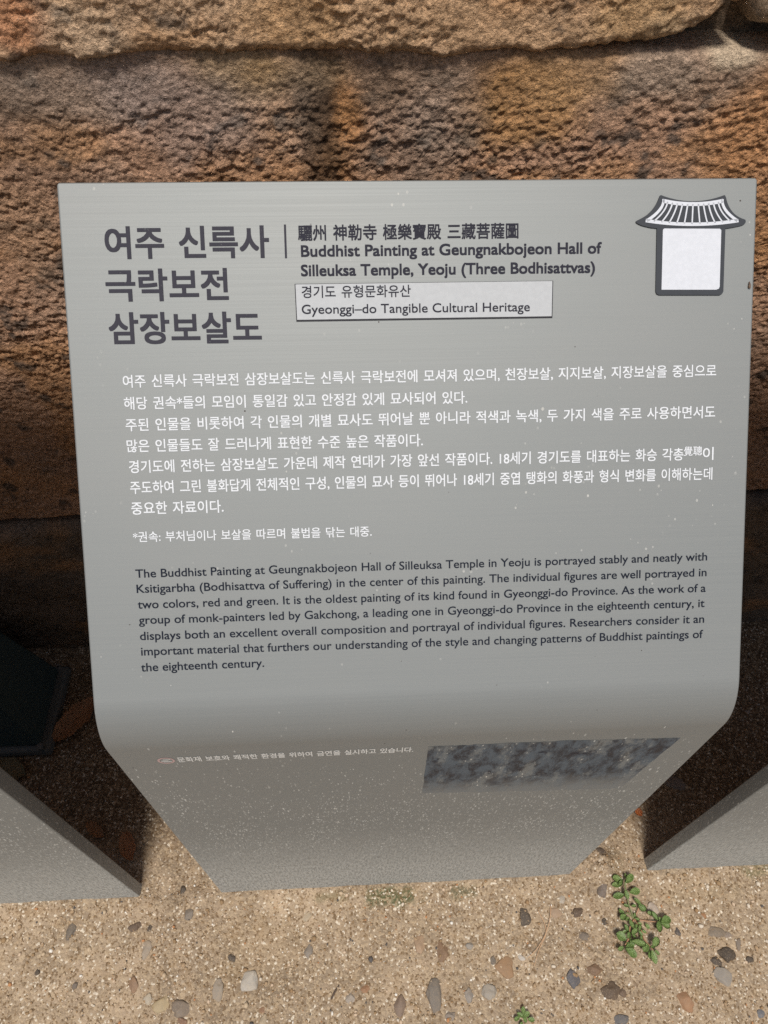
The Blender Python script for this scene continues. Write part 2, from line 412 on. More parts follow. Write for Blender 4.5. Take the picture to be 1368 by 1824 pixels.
    return grid_mesh('stone_block', F.reshape(-1, 3), nu+2, nv+2, M_STONE, wall, K.reshape(-1, 3))
def curve(pts):
    xs, zs = zip(*pts); return lambda x: float(np.interp(x, xs, zs))
YU, YM, YL = 0.495, 0.500, 0.478
seam = [(0, 109), (35, 108), (70, 107), (125, 104), (140, 110), (175, 106), (205, 100), (222, 95), (300, 98), (370, 102), (430, 101), (462, 95), (530, 97), (590, 99),
        (640, 94), (700, 95), (750, 99), (790, 104), (825, 102), (880, 98), (960, 98), (1010, 97), (1040, 92), (1100, 86), (1160, 78), (1200, 66), (1232, 56), (1258, 40),
        (1274, 24), (1290, 10), (1318, 8), (1345, 4)]
sp = [wall_at(a, b, YU) for a, b in seam]
sp = [(-1.6, sp[0][1]+0.01)]+sp
seam_top = curve([(-1.6, 1.105), (-0.3, 1.100), (0.2, 1.096), (1.6, 1.085)])
XE = sp[-1][0]-0.002
OR, GR, DK, TAN, PUR = (0.47, 0.245, 0.10), (0.255, 0.21, 0.18), (0.12, 0.085, 0.06), (0.46, 0.35, 0.25), (0.30, 0.225, 0.19)
stone(-1.45, 1.5, lambda x: 0.405+0.022*(x+0.6)/1.2, lambda x: seam_top(x)+0.012, YM, 0.0019, 3, 1.0, 0.012, (0.47, 0.28, 0.178), [
    (600, 240, .035, .09, .75, (.36, .17, .06)), (560, 170, .030, .075, .95, (.075, .046, .028)), (575, 290, .024, .07, .8, (.09, .052, .028)), (680, 150, .03, .03, .5, (.17, .11, .07)), (900, 125, .05, .018, .6, (.16, .095, .06)), (560, 130, .05, .02, .6, (.28, .19, .11)), (430, 130, .06, .03, .6, (.34, .24, .13)), (470, 140, .04, .025, .5, (.38, .23, .10)), (930, 190, .06, .05, .75, (.36, .19, .07)),
    (1010, 140, .06, .03, .6, (.40, .235, .11)), (790, 210, .05, .05, .5, (.27, .21, .165)), (750, 270, .07, .04, .45, (.21, .165, .13)), (130, 160, .12, .035, .6, (.26, .21, .17)),
    (60, 250, .05, .07, .35, DK), (1330, 260, .05, .10, .7, (.45, .225, .10)), (1310, 95, .04, .016, .75, (.52, .42, .30)), (1180, 130, .05, .03, .6, (.36, .28, .215)), (1360, 400, .06, .12, .6, (.44, .22, .09)),
    (330, 200, .07, .05, .6, PUR), (240, 150, .05, .03, .6, PUR), (480, 200, .06, .06, .4, (.33, .25, .19)), (30, 400, .05, .07, .5, (.36, .22, .13))], 1.0, 1.0)
stone(-1.55, XE, curve(sp), lambda x: 1.78, YU, 0.0021, 11, 0.9, 0.012, (0.54, 0.345, 0.20), [
    (30, 40, .035, .03, .75, (.44, .20, .10)), (150, 60, .05, .03, .5, TAN), (420, 20, .09, .03, .4, (.44, .31, .21)), (530, 40, .06, .03, .55, (.50, .29, .13)),
    (1150, 30, .05, .04, .55, (.42, .26, .12)), (1200, 60, .04, .02, .5, (.36, .26, .16))], 0, .3, 0.40, 0.0, 0.75, 0.3)
rs = [wall_at(a, b, 0.486) for a, b in [(1347, 22), (1353, 40), (1357, 60), (1368, 63), (1450, 60)]]
stone(XE+0.006, 1.6, curve([(XE, rs[0][1]), rs[1], rs[2], rs[3], rs[4], (1.6, rs[4][1]+.005)]), lambda x: 1.74, 0.486, 0.005, 19, 0.8, 0.035, (0.46, 0.345, 0.24), [], 0, .3)
mo = stone(0.22, 0.56, lambda x: 1.06, lambda x: 1.20, 0.552, 0.004, 23, 1.5, 0.02, (0.15, 0.12, 0.09), [], 0, 0, .2, 0, .2); mo.name = 'mortar_fill'
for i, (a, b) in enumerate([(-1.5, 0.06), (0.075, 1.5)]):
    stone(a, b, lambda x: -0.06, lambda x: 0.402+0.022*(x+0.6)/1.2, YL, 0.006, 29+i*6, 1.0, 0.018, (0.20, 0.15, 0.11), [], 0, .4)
bk = bmesh.new(); bmesh.ops.create_cube(bk, size=1, matrix=Matrix.LocRotScale(Vector((0.02, 0.40, 0.84)), None, Vector((2.9, 0.3, 1.72))))
obj('wall_core', bk, M_STONE, wall)

# ------------------------------------------------------------------ signs
TB = 0.034; RB = TB/math.tan(TH/2)
def profile(off):
    """front line of the bent sheet, moved 'off' inwards"""
    pts = [(off, -0.06), (off, HB-TB)]
    cy, cz = RB, HB-TB
    for k in range(1, 17):
        a = TH*k/16; pts.append((cy-(RB-off)*math.cos(a), cz+(RB-off)*math.sin(a)))
    e = PM+PD*LP-PN*off; pts.append((e.y, e.z))
    return pts
def sign_plate(parent, x0=0.0, hw=SW/2):
    bm = bmesh.new()
    F, B = profile(0), profile(TK)
    rows = []
    rc = 0.004
    for side in (0,):
        pass
    # cross-section ring at each x station; corner rounding of the top edge done with extra stations
    xs = [(-hw, 0.0018), (-hw+0.0006, 0.0005), (-hw+0.0020, 0.0), (hw-0.0020, 0.0), (hw-0.0006, 0.0005), (hw, 0.0018)]
    ring = []
    for x, ins in xs:
        f = profile(ins); b = profile(TK-ins)
        r = [bm.verts.new((x0+x, y, z)) for y, z in f]
        e, eb = f[-1], b[-1]
        # pull the top corner in for its small radius
        edge = hw-abs(x)
        pull = rc-math.sqrt(max(0, rc*rc-max(0, rc-edge)**2)) if edge < rc else 0
        r[-1].co -= PD*(0.0016+pull*0.6)
        top = [bm.verts.new(Vector((x0+x, e[0], e[1]))-PN*0.0016-PD*(pull*0.6)),
               bm.verts.new(Vector((x0+x, eb[0], eb[1]))-PD*(pull*0.6))]
        r += top+[bm.verts.new((x0+x, y, z)) for y, z in b[:-1][::-1]]
        ring.append(r)
    n = len(ring[0])
    for a, b in zip(ring[:-1], ring[1:]):
        for k in range(n):
            bm.faces.new((a[k], b[k], b[(k+1) % n], a[(k+1) % n]))
    # side faces as strips
    nf = len(F)
    for r, fl in ((ring[0], False), (ring[-1], True)):
        back = r[nf+1:][::-1]                    # index-aligned with front from the foot (without the last)
        for k in range(len(back)-1):
            q = (r[k], r[k+1], back[k+1], back[k]); bm.faces.new(q[::-1] if fl else q)
        q = (r[nf-2], r[nf-1], r[nf], r[nf+1]); bm.faces.new(q[::-1] if fl else q)
    bmesh.ops.recalc_face_normals(bm, faces=bm.faces)
    o = obj('sign_plate', bm, M_METAL, parent, True)
    mod = o.modifiers.new('weighted', 'WEIGHTED_NORMAL'); mod.keep_sharp = True
    for e in o.data.edges: pass
    return o

def text_mesh(body, offset=0.0, spacing=1.0, words=1.0, res=4):
    cu = bpy.data.curves.new('lettering', 'FONT'); cu.body = body; cu.offset = offset
    cu.space_character = spacing; cu.space_word = words; cu.resolution_u = res
    o = bpy.data.objects.new('lettering', cu); COL.objects.link(o)
    dg = bpy.context.evaluated_depsgraph_get(); dg.update()
    me = bpy.data.meshes.new_from_object(o.evaluated_get(dg))
    bm = bmesh.new(); bm.from_mesh(me)
    bpy.data.objects.remove(o, do_unlink=True); bpy.data.curves.remove(cu); bpy.data.meshes.remove(me)
    return bm
def place(bm_dst, body, left, right, height_px, mapper, out, h, cap, drop, offset=0.0, words=1.0):
    """set one line so that its ink runs from pixel-measured 'left' to 'right' on the sign; heights from the measured letter height"""
    bm = text_mesh(body, 0.0, 1.0, words)
    xs = [v.co.x for v in bm.verts]; a, b = min(xs), max(xs)
    x0, v0 = mapper(*left); x1, v1 = mapper(*right)
    _, vt = mapper(left[0], left[1]-height_px)
    sy = (vt-v0)/cap
    sx = (x1-x0)/(b-a)
    base = [v.co.copy() for v in bm.verts]
    dirs = [(0, 0)] if offset <= 0 else [(0, 0)]+[(a_*offset, b_*offset) for a_, b_ in ((1, 1), (1, 0), (1, -1), (0, -1), (-1, -1), (-1, 0), (-1, 1), (0, 1))]
    for i, (ox, oy) in enumerate(dirs):          # heavier weights: the same letter laid again a hair beside itself
        for v, c in zip(bm.verts, base):
            t = (c.x-a)/(b-a)
            v.co = out(x0+(c.x-a+ox)*sx, v0+(v1-v0)*t+(c.y+oy+drop)*sy, h+i*0.00002)
        me = bpy.data.meshes.new('tmp'); bm.to_mesh(me); bm_dst.from_mesh(me); bpy.data.meshes.remove(me)
    bm.free()
HAN, HDROP, CAP = 0.906, 0.085, 0.686
def panel_text(name, lines, mat, parent, h=0.0003, **kw):
    bm = bmesh.new()
    for ln in lines:
        body, l, r, hp, kind = ln[:5]
        if kind == 'k': place(bm, body, l, r, hp, panel, on_panel, h, HAN, HDROP, words=1.35, **kw)
        else: place(bm, body, l, r, hp, panel, on_panel, h, CAP, 0.0, **kw)
    return obj(name, bm, mat, parent)

sign = empty('information_sign')
tag(sign, 'grey metal lectern sign printed with Korean and English text, middle one of the three', 'sign', 'lectern signs in front of the wall')
sign_plate(sign)
panel_text('title_lettering', [('여주 신륵사', (189.7, 461), (479.2, 458.6), 56, 'k'), ('극락보전', (191.3, 536.8), (406.8, 534.5), 56, 'k'),
    ('삼장보살도', (196.8, 613), (465.7, 610.7), 55, 'k')], M_TITLE, sign, offset=0.021)
dv = bmesh.new()
(ax, av), (bx, bv) = panel(507.5, 400), panel(509.5, 460)
dv.faces.new([dv.verts.new(on_panel(*q, 0.0003)) for q in ((bx-.0009, bv), (bx+.0009, bv), (ax+.0009, av), (ax-.0009, av))])
obj('title_divider', dv, M_TITLE, sign)
panel_text('chinese_heading', [('驪州 神勒寺 極樂寶殿 三藏菩薩圖', (531.7, 429), (923, 424.5), 27, 'k')], M_HEAD, sign, offset=0.018)
panel_text('english_heading', [('Buddhist Painting at Geungnakbojeon Hall of', (537, 457), (1071, 451), 19.5, 'e'),
    ('Silleuksa Temple, Yeoju (Three Bodhisattvas)', (537, 491.6), (1059, 485.5), 19.5, 'e')], M_HEAD, sign, offset=0.022)
panel_text('korean_paragraph', [
    ('여주 신륵사 극락보전 삼장보살도는 신륵사 극락보전에 모셔져 있으며, 천장보살, 지지보살, 지장보살을 중심으로', (220, 691), (1275, 671), 22.5, 'k'),
    ('해당 권속*들의 모임이 통일감 있고 안정감 있게 묘사되어 있다.', (222, 730), (832, 719), 22.5, 'k'),
    ('주된 인물을 비롯하여 각 인물의 개별 묘사도 뛰어날 뿐 아니라 적색과 녹색, 두 가지 색을 주로 사용하면서도', (225, 768.5), (1273, 744.5), 22.5, 'k'),
    ('많은 인물들도 잘 드러나게 표현한 수준 높은 작품이다.', (227, 806), (753, 795), 22.5, 'k'),
    ('경기도에 전하는 삼장보살도 가운데 제작 연대가 가장 앞선 작품이다. 18세기 경기도를 대표하는 화승 각총', (231, 843), (1216.5, 820), 22.5, 'k'),
    ('覺聰', (1217.5, 812), (1250, 811), 16, 'k'), ('이', (1251.5, 819.5), (1270, 819), 22.5, 'k'),
    ('주도하여 그린 불화답게 전체적인 구성, 인물의 묘사 등이 뛰어나 18세기 중엽 탱화의 화풍과 형식 변화를 이해하는데', (233, 880), (1268, 854.5), 22.5, 'k'),
    ('중요한 자료이다.', (235, 917), (398.5, 913), 22.5, 'k')], M_WHITE, sign, offset=0.012)
panel_text('footnote_lettering', [('*권속: 부처님이나 보살을 따르며 불법을 닦는 대중.', (238, 966), (662, 955.5), 18.5, 'k')], M_WHITE, sign, offset=0.009)
panel_text('english_paragraph', [
    ('The Buddhist Painting at Geungnakbojeon Hall of Silleuksa Temple in Yeoju is portrayed stably and neatly with', (242, 1029), (1259, 998), 14.6, 'e'),
    ('Ksitigarbha (Bodhisattva of Suffering) in the center of this painting. The individual figures are well portrayed in', (244, 1056), (1258, 1026), 14.6, 'e'),
    ('two colors, red and green. It is the oldest painting of its kind found in Gyeonggi-do Province. As the work of a', (246, 1084), (1256.6, 1054), 14.6, 'e'),
    ('group of monk-painters led by Gakchong, a leading one in Gyeonggi-do Province in the eighteenth century, it', (248, 1111.5), (1254.5, 1081), 14.6, 'e'),
    ('displays both an excellent overall composition and portrayal of individual figures. Researchers consider it an', (250, 1140), (1253.7, 1109), 14.6, 'e'),
    ('important material that furthers our understanding of the style and changing patterns of Buddhist paintings of', (252, 1167.5), (1251.7, 1136), 14.6, 'e'),
    ('the eighteenth century.', (252, 1196), (470.5, 1187.5), 14.6, 'e')], M_INK, sign, offset=0.009)

def prism(bm, pts, h0, h1, out=on_panel):
    lo = [bm.verts.new(out(*p, h0)) for p in pts]; hi = [bm.verts.new(out(*p, h1)) for p in pts]
    n = len(pts); bm.faces.new(hi)
    for k in range(n): bm.faces.new((lo[k], lo[(k+1) % n], hi[(k+1) % n], hi[k]))
    bmesh.ops.recalc_face_normals(bm, faces=bm.faces)
# foil sticker on the panel
st = [panel(529.5, 570), panel(982, 563.6), panel(983.4, 501), panel(526.4, 507)]
bm = bmesh.new(); prism(bm, st, 0.0002, 0.0011); sticker = obj('foil_sticker', bm, M_STICKER, sign)
bm = bmesh.new(); prism(bm, [panel(528.0, 572.8), panel(983.6, 566.2), panel(985.0, 500.2), panel(524.8, 506.0)], 0.0001, 0.0007); obj('sticker_rim', bm, M_EDGE, sticker)
panel_text('sticker_lettering', [('경기도 유형문화유산', (538, 531.5), (731.5, 529.3), 21.5, 'k'),
    ('Gyeonggi–do Tangible Cultural Heritage', (538, 559.5), (943, 554.5), 16, 'e')], M_HEAD, sticker, h=0.0014, offset=0.007)
# charcoal badge: tiled roof over a plain white square (its code is left out)
def zb(x, y):
    return panel(1090+x/4.921, 300+y/4.921)
def arc(a, m, b, n=10):
    """quadratic through a, m, b"""
    out = []
    for k in range(n+1):
        t = k/n; c = (2*m[0]-.5*(a[0]+b[0]), 2*m[1]-.5*(a[1]+b[1]))
        out.append(((1-t)**2*a[0]+2*t*(1-t)*c[0]+t*t*b[0], (1-t)**2*a[1]+2*t*(1-t)*c[1]+t*t*b[1]))
    return out
badge_px = (arc((425, 238), (700, 292), (978, 238), 14)+[(986, 242)]+arc((994, 262), (1050, 385), (1160, 452), 10)+arc((1166, 462), (1155, 490), (1110, 508), 4)
            + [(1040, 522), (988, 530)]+[(970, 1080), (962, 1098), (940, 1112)]+[(410, 1112), (386, 1102), (378, 1078), (388, 528), (330, 522), (260, 505)]
            + arc((230, 492), (205, 474), (216, 460), 4)+arc((245, 445), (345, 370), (410, 256), 10)+[(416, 242)])
bm = bmesh.new(); prism(bm, [zb(*p) for p in badge_px], 0.0001, 0.0014); badge = obj('roof_badge', bm, M_BADGE, sign)
ho, hi_ = 0.0016, 0.0018
# white roof: outer outline and the ribs
bm = bmesh.new()
TOP = lambda t: ((1-t)*440+t*968, 268+4*29*t*(1-t)); BOT = lambda t: ((1-t)*278+t*1112, 468+4*33*t*(1-t)*1.0)
def edge_side(t, s):
    """point on the rib at fraction t along the roof, s from ridge (0) to eaves (1); the ends bow inwards"""
    a, b = TOP(t), BOT(t); bow = (t-.5)*2*-46*4*s*(1-s)*abs((t-.5)*2)
    return (a[0]+(b[0]-a[0])*s+bow, a[1]+(b[1]-a[1])*s)
def strip(pl, w0, w1):
    P = [Vector((*p, 0)) for p in pl]; L, Rr = [], []
    for k, p in enumerate(P):
        d = (P[min(k+1, len(P)-1)]-P[max(k-1, 0)]).normalized(); nn = Vector((-d.y, d.x, 0)); w = w0+(w1-w0)*k/(len(P)-1)
        L.append(bm.verts.new(on_panel(*zb(*(p+nn*w)[:2]), ho))); Rr.append(bm.verts.new(on_panel(*zb(*(p-nn*w)[:2]), ho)))
    for k in range(len(P)-1): bm.faces.new((L[k], L[k+1], Rr[k+1], Rr[k]))
strip([edge_side(k/20, 0.10) for k in range(21)], 17, 17)
strip([edge_side(k/20, 0.965) for k in range(21)], 15, 15)
for t in (0.0, 1.0): strip([edge_side(t+(.012 if t == 0 else -.012), .02+.95*k/8) for k in range(9)], 11, 13)
for k in range(1, 12): strip([edge_side(k/12, .1+.85*q/8) for q in range(9)], 6.5, 6.0)
bmesh.ops.recalc_face_normals(bm, faces=bm.faces)
obj('tile_roof_mark', bm, M_BADGEWHITE, badge)
bm = bmesh.new(); prism(bm, [zb(*p) for p in [(428, 1066), (905, 1066), (928, 1058), (936, 1040), (950, 545), (938, 533), (450, 531), (440, 543)]], 0.0014, 0.0017); obj('blank_white_square', bm, M_BADGEWHITE, badge)
# print and residue on the upright part
on_plate = lambda x, z, h: Vector((x, -h, z))
bm = bmesh.new()
place(bm, '문화재 보호와 쾌적한 환경을 위하여 금연을 실시하고 있습니다.', (319, 1357), (735.5, 1338.5), 8.5, plate, on_plate, 0.0003, HAN, HDROP, 0.02, 1.35)
obj('notice_lettering', bm, M_DULLWHITE, sign)
ex, ez = plate(296, 1354.5); er = 0.0084
def disc(bm, cx, cz, r0, r1, h, sq=1.0):
    n = 40; A = [bm.verts.new(on_plate(cx+r1*math.cos(2*math.pi*k/n), cz+r1*sq*math.sin(2*math.pi*k/n), h)) for k in range(n)]
    if r0 <= 0: bm.faces.new(A); return
    B = [bm.verts.new(on_plate(cx+r0*math.cos(2*math.pi*k/n), cz+r0*sq*math.sin(2*math.pi*k/n), h)) for k in range(n)]
    for k in range(n): bm.faces.new((A[k], A[(k+1) % n], B[(k+1) % n], B[k]))
bm = bmesh.new(); disc(bm, ex, ez, er*.74, er, 0.0003); ring_ = obj('no_smoking_ring', bm, M_RED, sign)
bm = bmesh.new()
for (a, b, c, d) in [(-.62, .62, -.16, -.34), (-.55, .30, .10, .0), (-.3, .55, .42, .25), (-.35, .35, -.46, -.55)]:
    bm.faces.new([bm.verts.new(on_plate(ex+er*p, ez+er*q, 0.0003)) for p, q in ((a, d), (b, d), (b, c), (a, c))])
obj('smoking_mark', bm, M_DULLWHITE, ring_)
bm = bmesh.new()
res_c = [(752, 1413), (1105, 1404), (1150, 1365), (1212, 1314), (1000, 1319), (763, 1330)]
res = []
for k_, (p_, q_) in enumerate(zip(res_c, res_c[1:]+res_c[:1])):
    n_ = max(3, int(math.hypot(q_[0]-p_[0], q_[1]-p_[1])/5))
    for j_ in range(n_):
        f_ = j_/n_; w_ = 2.6*(float(vnoise(np.array([[k_*9.1+f_*n_*.45, 1.5, 2.5]]))[0])-.5)+1.4*(float(vnoise(np.array([[k_*5.1+f_*n_*1.3, 4.5, 2.5]]))[0])-.5)
        res.append((p_[0]+(q_[0]-p_[0])*f_+w_*(1 if k_ in (1, 2, 5) else 0), p_[1]+(q_[1]-p_[1])*f_+w_*(0 if k_ in (1, 2, 5) else 1)))
bm.faces.new([bm.verts.new(on_plate(*plate(*p), 0.0003)) for p in res]); bmesh.ops.recalc_face_normals(bm, faces=bm.faces)
obj('sticker_residue', bm, M_RES, sign)

# the two neighbouring signs, seen only by their upright faces
for name_x, lab in ((-0.4365-SW/2, 'dusty grey sign cut off by the picture, beside the dark tapered box'), (0.4365+SW/2, 'dusty grey sign cut off by the picture, beside the low green weed')):
    s2 = empty('information_sign', (name_x, 0, 0)); tag(s2, lab, 'sign', 'lectern signs in front of the wall')
    sign_plate(s2)

# ------------------------------------------------------------------ pebbles
rng = random.Random(4)
def pebble_mesh(a, b, c, seed, rough=0.22):
    bm = bmesh.new(); bmesh.ops.create_icosphere(bm, subdivisions=4, radius=1)
    P = np.array([v.co[:] for v in bm.verts])
    k = 1+rough*fbm(P*1.1+seed*3.7, 2, seed)+0.10*fbm(P*3.5+seed, 3, seed+5)
    # a few flattened facets, as on broken grit
    r2 = np.random.RandomState(seed)
    Q = P*k[:, None]
    for _ in range(9):
        n = r2.normal(size=3); n /= np.linalg.norm(n); d = Q@n; lim = r2.uniform(.55, .88)
        Q = Q-np.clip(d-lim, 0, None)[:, None]*n[None]*0.8
    for v, q in zip(bm.verts, Q): v.co = (q[0]*a, q[1]*b, q[2]*c)
    return bm
def pebble(px, py, w, h, col, label, ang=0.0, cat='pebble', flat=0.5, sink=0.60, rough=.44, seed=None):
    seed = seed or int(px*7+py*3) % 9973
    a, b = w*0.00104/2*0.97, h*0.00104/2*0.97; c = min(a, b)*flat
    x, y = ground_at(px, py, c*(1-2*sink)*.5)
    o = obj('pebble', pebble_mesh(a, b, c, seed, rough), M_PEB, None, True)
    o.location = (x, y, gz(x, y)+c*(1-2*sink)); o.rotation_euler = (rng.uniform(-.1, .1), rng.uniform(-.1, .1), R(-ang)-R(3))
    g_ = sum(col)/3; o.color = (*[.66*(.74*(c_*.85+.15*g_)+.26*q_) for c_, q_ in zip(col, (.30, .21, .13))], 1); tag(o, label, cat, 'pebbles scattered over the sand')
    return o
GY1, GY2, GY3 = (0.17, 0.155, 0.14), (0.28, 0.25, 0.22), (0.40, 0.38, 0.35)
BLK, BRN, DBR, CRM, WHT = (0.032, 0.034, 0.038), (0.24, 0.125, 0.065), (0.10, 0.065, 0.05), (0.62, 0.50, 0.34), (0.66, 0.62, 0.55)
ORG, PCH, BLU = (0.47, 0.225, 0.09), (0.55, 0.36, 0.22), (0.085, 0.115, 0.17)
for a in [
    (125, 1660, 19, 29, GY1, 'dark grey flat pebble below the left sign, larger than the black ones around it', 8),
    (236, 1652, 27, 15, DBR, 'dark brown angular chip right of a dark grey flat pebble, below the left sign corner', -18),
    (267, 1654, 9, 12, BLK, 'tiny black pebble beside the dark brown angular chip', 30),
    (327, 1586, 14, 19, BLK, 'shiny black pebble in the gap between the left and middle signs', -20),
    (336, 1629, 18, 21, GY2, 'soft grey pebble just under the shiny black one in the gap', 0),
    (548, 1634, 24, 12, CRM, 'cream elongated pebble lying tilted below the lower edge of the middle sign', -36),
    (262, 1692, 20, 30, (0.50, 0.42, 0.33), 'pale translucent upright pebble half sunk in sand above the cream trio', 5),
    (444, 1747, 29, 36, WHT, 'white quartz chunk, the largest white one, with an angular outline', 15),
    (390, 1762, 20, 33, (0.42, 0.36, 0.29), 'beige grey upright pebble left of the large white quartz chunk', 8),
    (265, 1781, 16, 22, (0.66, 0.58, 0.45), 'small cream pebble, leftmost of the three in a row', 0),
    (290, 1791, 33, 24, (0.64, 0.50, 0.28), 'yellow cream pebble in the middle of the three in a row', -35),
    (322, 1799, 35, 29, (0.27, 0.22, 0.18), 'round brown grey pebble, right end of the three in a row', 20),
    (238, 1755, 18, 29, (0.38, 0.22, 0.13), 'reddish brown upright pebble sunk in sand above the small cream one', 0),
    (414, 1706, 15, 10, BLK, 'small black chip above the white quartz chunk', 10),
    (550, 1695, 19, 24, (0.31, 0.28, 0.25), 'flat grey pebble below the cream elongated one', 12),
    (65, 1732, 13, 10, BLK, 'small black chip lying alone near the left edge of the photo', -25),
    (134, 1756, 12, 11, (0.16, 0.14, 0.13), 'small charcoal pebble left of the reddish brown upright one', 0),
    (650, 1762, 15, 14, (0.42, 0.19, 0.08), 'small rusty orange pebble right of a dark twig', 0),
    (624, 1778, 19, 17, (0.50, 0.44, 0.38), 'pale heart shaped pebble below the dark twig', 20),
    (467, 1800, 14, 10, (0.36, 0.18, 0.09), 'small brown chip under the white quartz chunk', 0),
    (469, 1818, 14, 18, CRM, 'cream chip cut by the lower edge of the photo under the small brown chip', 30),
    (324, 1820, 19, 12, (0.30, 0.15, 0.09), 'brown chip at the lower edge of the photo under the cream trio', 10),
    (747, 1680, 22, 33, PCH, 'peach coloured tall pebble left of the round red brown one', -10),
    (788, 1696, 26, 33, (0.27, 0.15, 0.08), 'round red brown pebble right of the peach coloured tall one', 0),
    (836, 1685, 16, 15, GY3, 'small pale grey round pebble right of the round red brown one', 0),
    (900, 1724, 31, 35, (0.46, 0.26, 0.125), 'large rounded orange brown pebble with a smooth face', -15),
    (879, 1711, 11, 14, GY1, 'small grey pebble touching the large orange brown one', 0),
    (930, 1707, 14, 10, (0.74, 0.70, 0.64), 'small bright white chip right of the large orange brown pebble', 10),
    (935, 1632, 21, 35, BLK, 'smooth black tall pebble below the middle sign, with a narrow waist', 5),
    (1028, 1626, 23, 20, DBR, 'dark brown rounded pebble left of the green weed', -10),
    (990, 1625, 21, 17, (0.55, 0.38, 0.25), 'pale peach pebble left of the dark brown rounded one', 0),
    (1000, 1601, 12, 20, (0.60, 0.55, 0.47), 'white upright chip above the pale peach pebble', 8),
    (1071, 1584, 22, 33, (0.20, 0.17, 0.16), 'purplish grey angular pebble beside the top leaves of the weed', 12),
    (1019, 1740, 24, 34, BLU, 'slate blue pebble with a notched outline, largest of the blue ones', 18),
    (1058, 1727, 36, 19, (0.25, 0.14, 0.08), 'flat brown elongated pebble right of the slate blue one', -8),
    (1086, 1768, 34, 27, (0.11, 0.075, 0.055), 'dark brown chunky pebble under the flat brown elongated one', 5),
    (1108, 1766, 13, 13, (0.17, 0.11, 0.08), 'small brown chip touching the dark brown chunky pebble', 0),
    (1220, 1782, 34, 27, (0.50, 0.25, 0.115), 'bright orange wedge shaped pebble at lower right', 35),
    (1289, 1741, 38, 28, GY3, 'pale grey oval pebble below the two black ones', 38),
    (1297, 1701, 29, 27, BLK, 'larger round black pebble above the pale grey oval one', 20),
    (1275, 1710, 21, 15, BLK, 'smaller black pebble left of the larger round black one', 18),
    (1276, 1662, 34, 19, (0.26, 0.215, 0.17), 'grey brown oval pebble above the two black ones', 10),
    (1297, 1665, 18, 13, (0.33, 0.27, 0.23), 'pinkish grey small pebble touching the grey brown oval one', 0),
    (1315, 1682, 12, 18, (0.24, 0.20, 0.17), 'narrow grey pebble upper right of the larger round black one', 15),
    (1336, 1710, 15, 12, (0.04, 0.036, 0.036), 'small black chip right of the larger round black pebble', 0),
    (1206, 1660, 14, 12, (0.07, 0.08, 0.10), 'small dark blue pebble right of the green weed', 20),
    (774, 1767, 30, 50, (0.21, 0.195, 0.18), 'large flat grey upright stone, the tallest in the sand', 0),
    (711, 1790, 23, 34, (0.27, 0.19, 0.15), 'purplish brown upright pebble left of the tallest grey stone', 8),
    (801, 1811, 20, 15, (0.33, 0.29, 0.26), 'grey oval pebble under the tallest grey stone', -20),
    (870, 1768, 25, 29, (0.45, 0.42, 0.37), 'pale grey speckled round pebble right of the tallest grey stone', 0),
    (836, 1775, 16, 20, (0.42, 0.39, 0.36), 'pale bluish chip between the tallest grey stone and the speckled round one', 0),
    (1104, 1817, 29, 19, (0.12, 0.145, 0.18), 'slate blue pebble cut by the lower edge of the photo', -8),
    (1039, 1667, 15, 18, (0.22, 0.19, 0.165), 'small grey upright pebble left of the lower weed leaves', 0),
    (1076, 1642, 9, 12, BLK, 'tiny black chip between the dark brown rounded pebble and the weed', 0),
    (1254, 1631, 9, 10, (0.48, 0.20, 0.06), 'tiny orange pebble upper left of the grey brown oval one', 0),
    (1354, 1805, 15, 13, (0.16, 0.20, 0.26), 'small blue chip at the lower right corner of the photo', -30),
    (1162, 1617, 20, 17, (0.66, 0.55, 0.46), 'pinkish white pebble tucked among the right hand weed leaves', 40),
    (1067, 1520, 22, 17, (0.06, 0.048, 0.045), 'dark pebble against the right corner of the middle sign', 25),
    (1202, 1394, 40, 26, (0.30, 0.27, 0.26), 'grey stone in the shade between the middle and right signs', 5),
    (1331, 1268, 12, 8, (0.55, 0.47, 0.45), 'pinkish stone in the shade right of the sign bend', 20),
    (1321, 1282, 13, 10, (0.42, 0.32, 0.25), 'tan stone under the pinkish one in the shade', 0),
    (140, 1358, 9, 7, (0.66, 0.60, 0.52), 'white pebble in the dark gap left of the sign bend', 0),
    (157, 1370, 9, 8, (0.45, 0.42, 0.34), 'pale grey pebble under the white one in the dark gap', 0),
    (103, 1184, 13, 7, (0.30, 0.29, 0.29), 'grey pebble at the foot of the wall above the olive leaf', 0),
    (101, 1216, 16, 12, (0.26, 0.26, 0.28), 'dark grey pebble in the shade just above the dry brown leaf', 20),
]:
    pebble(*a)

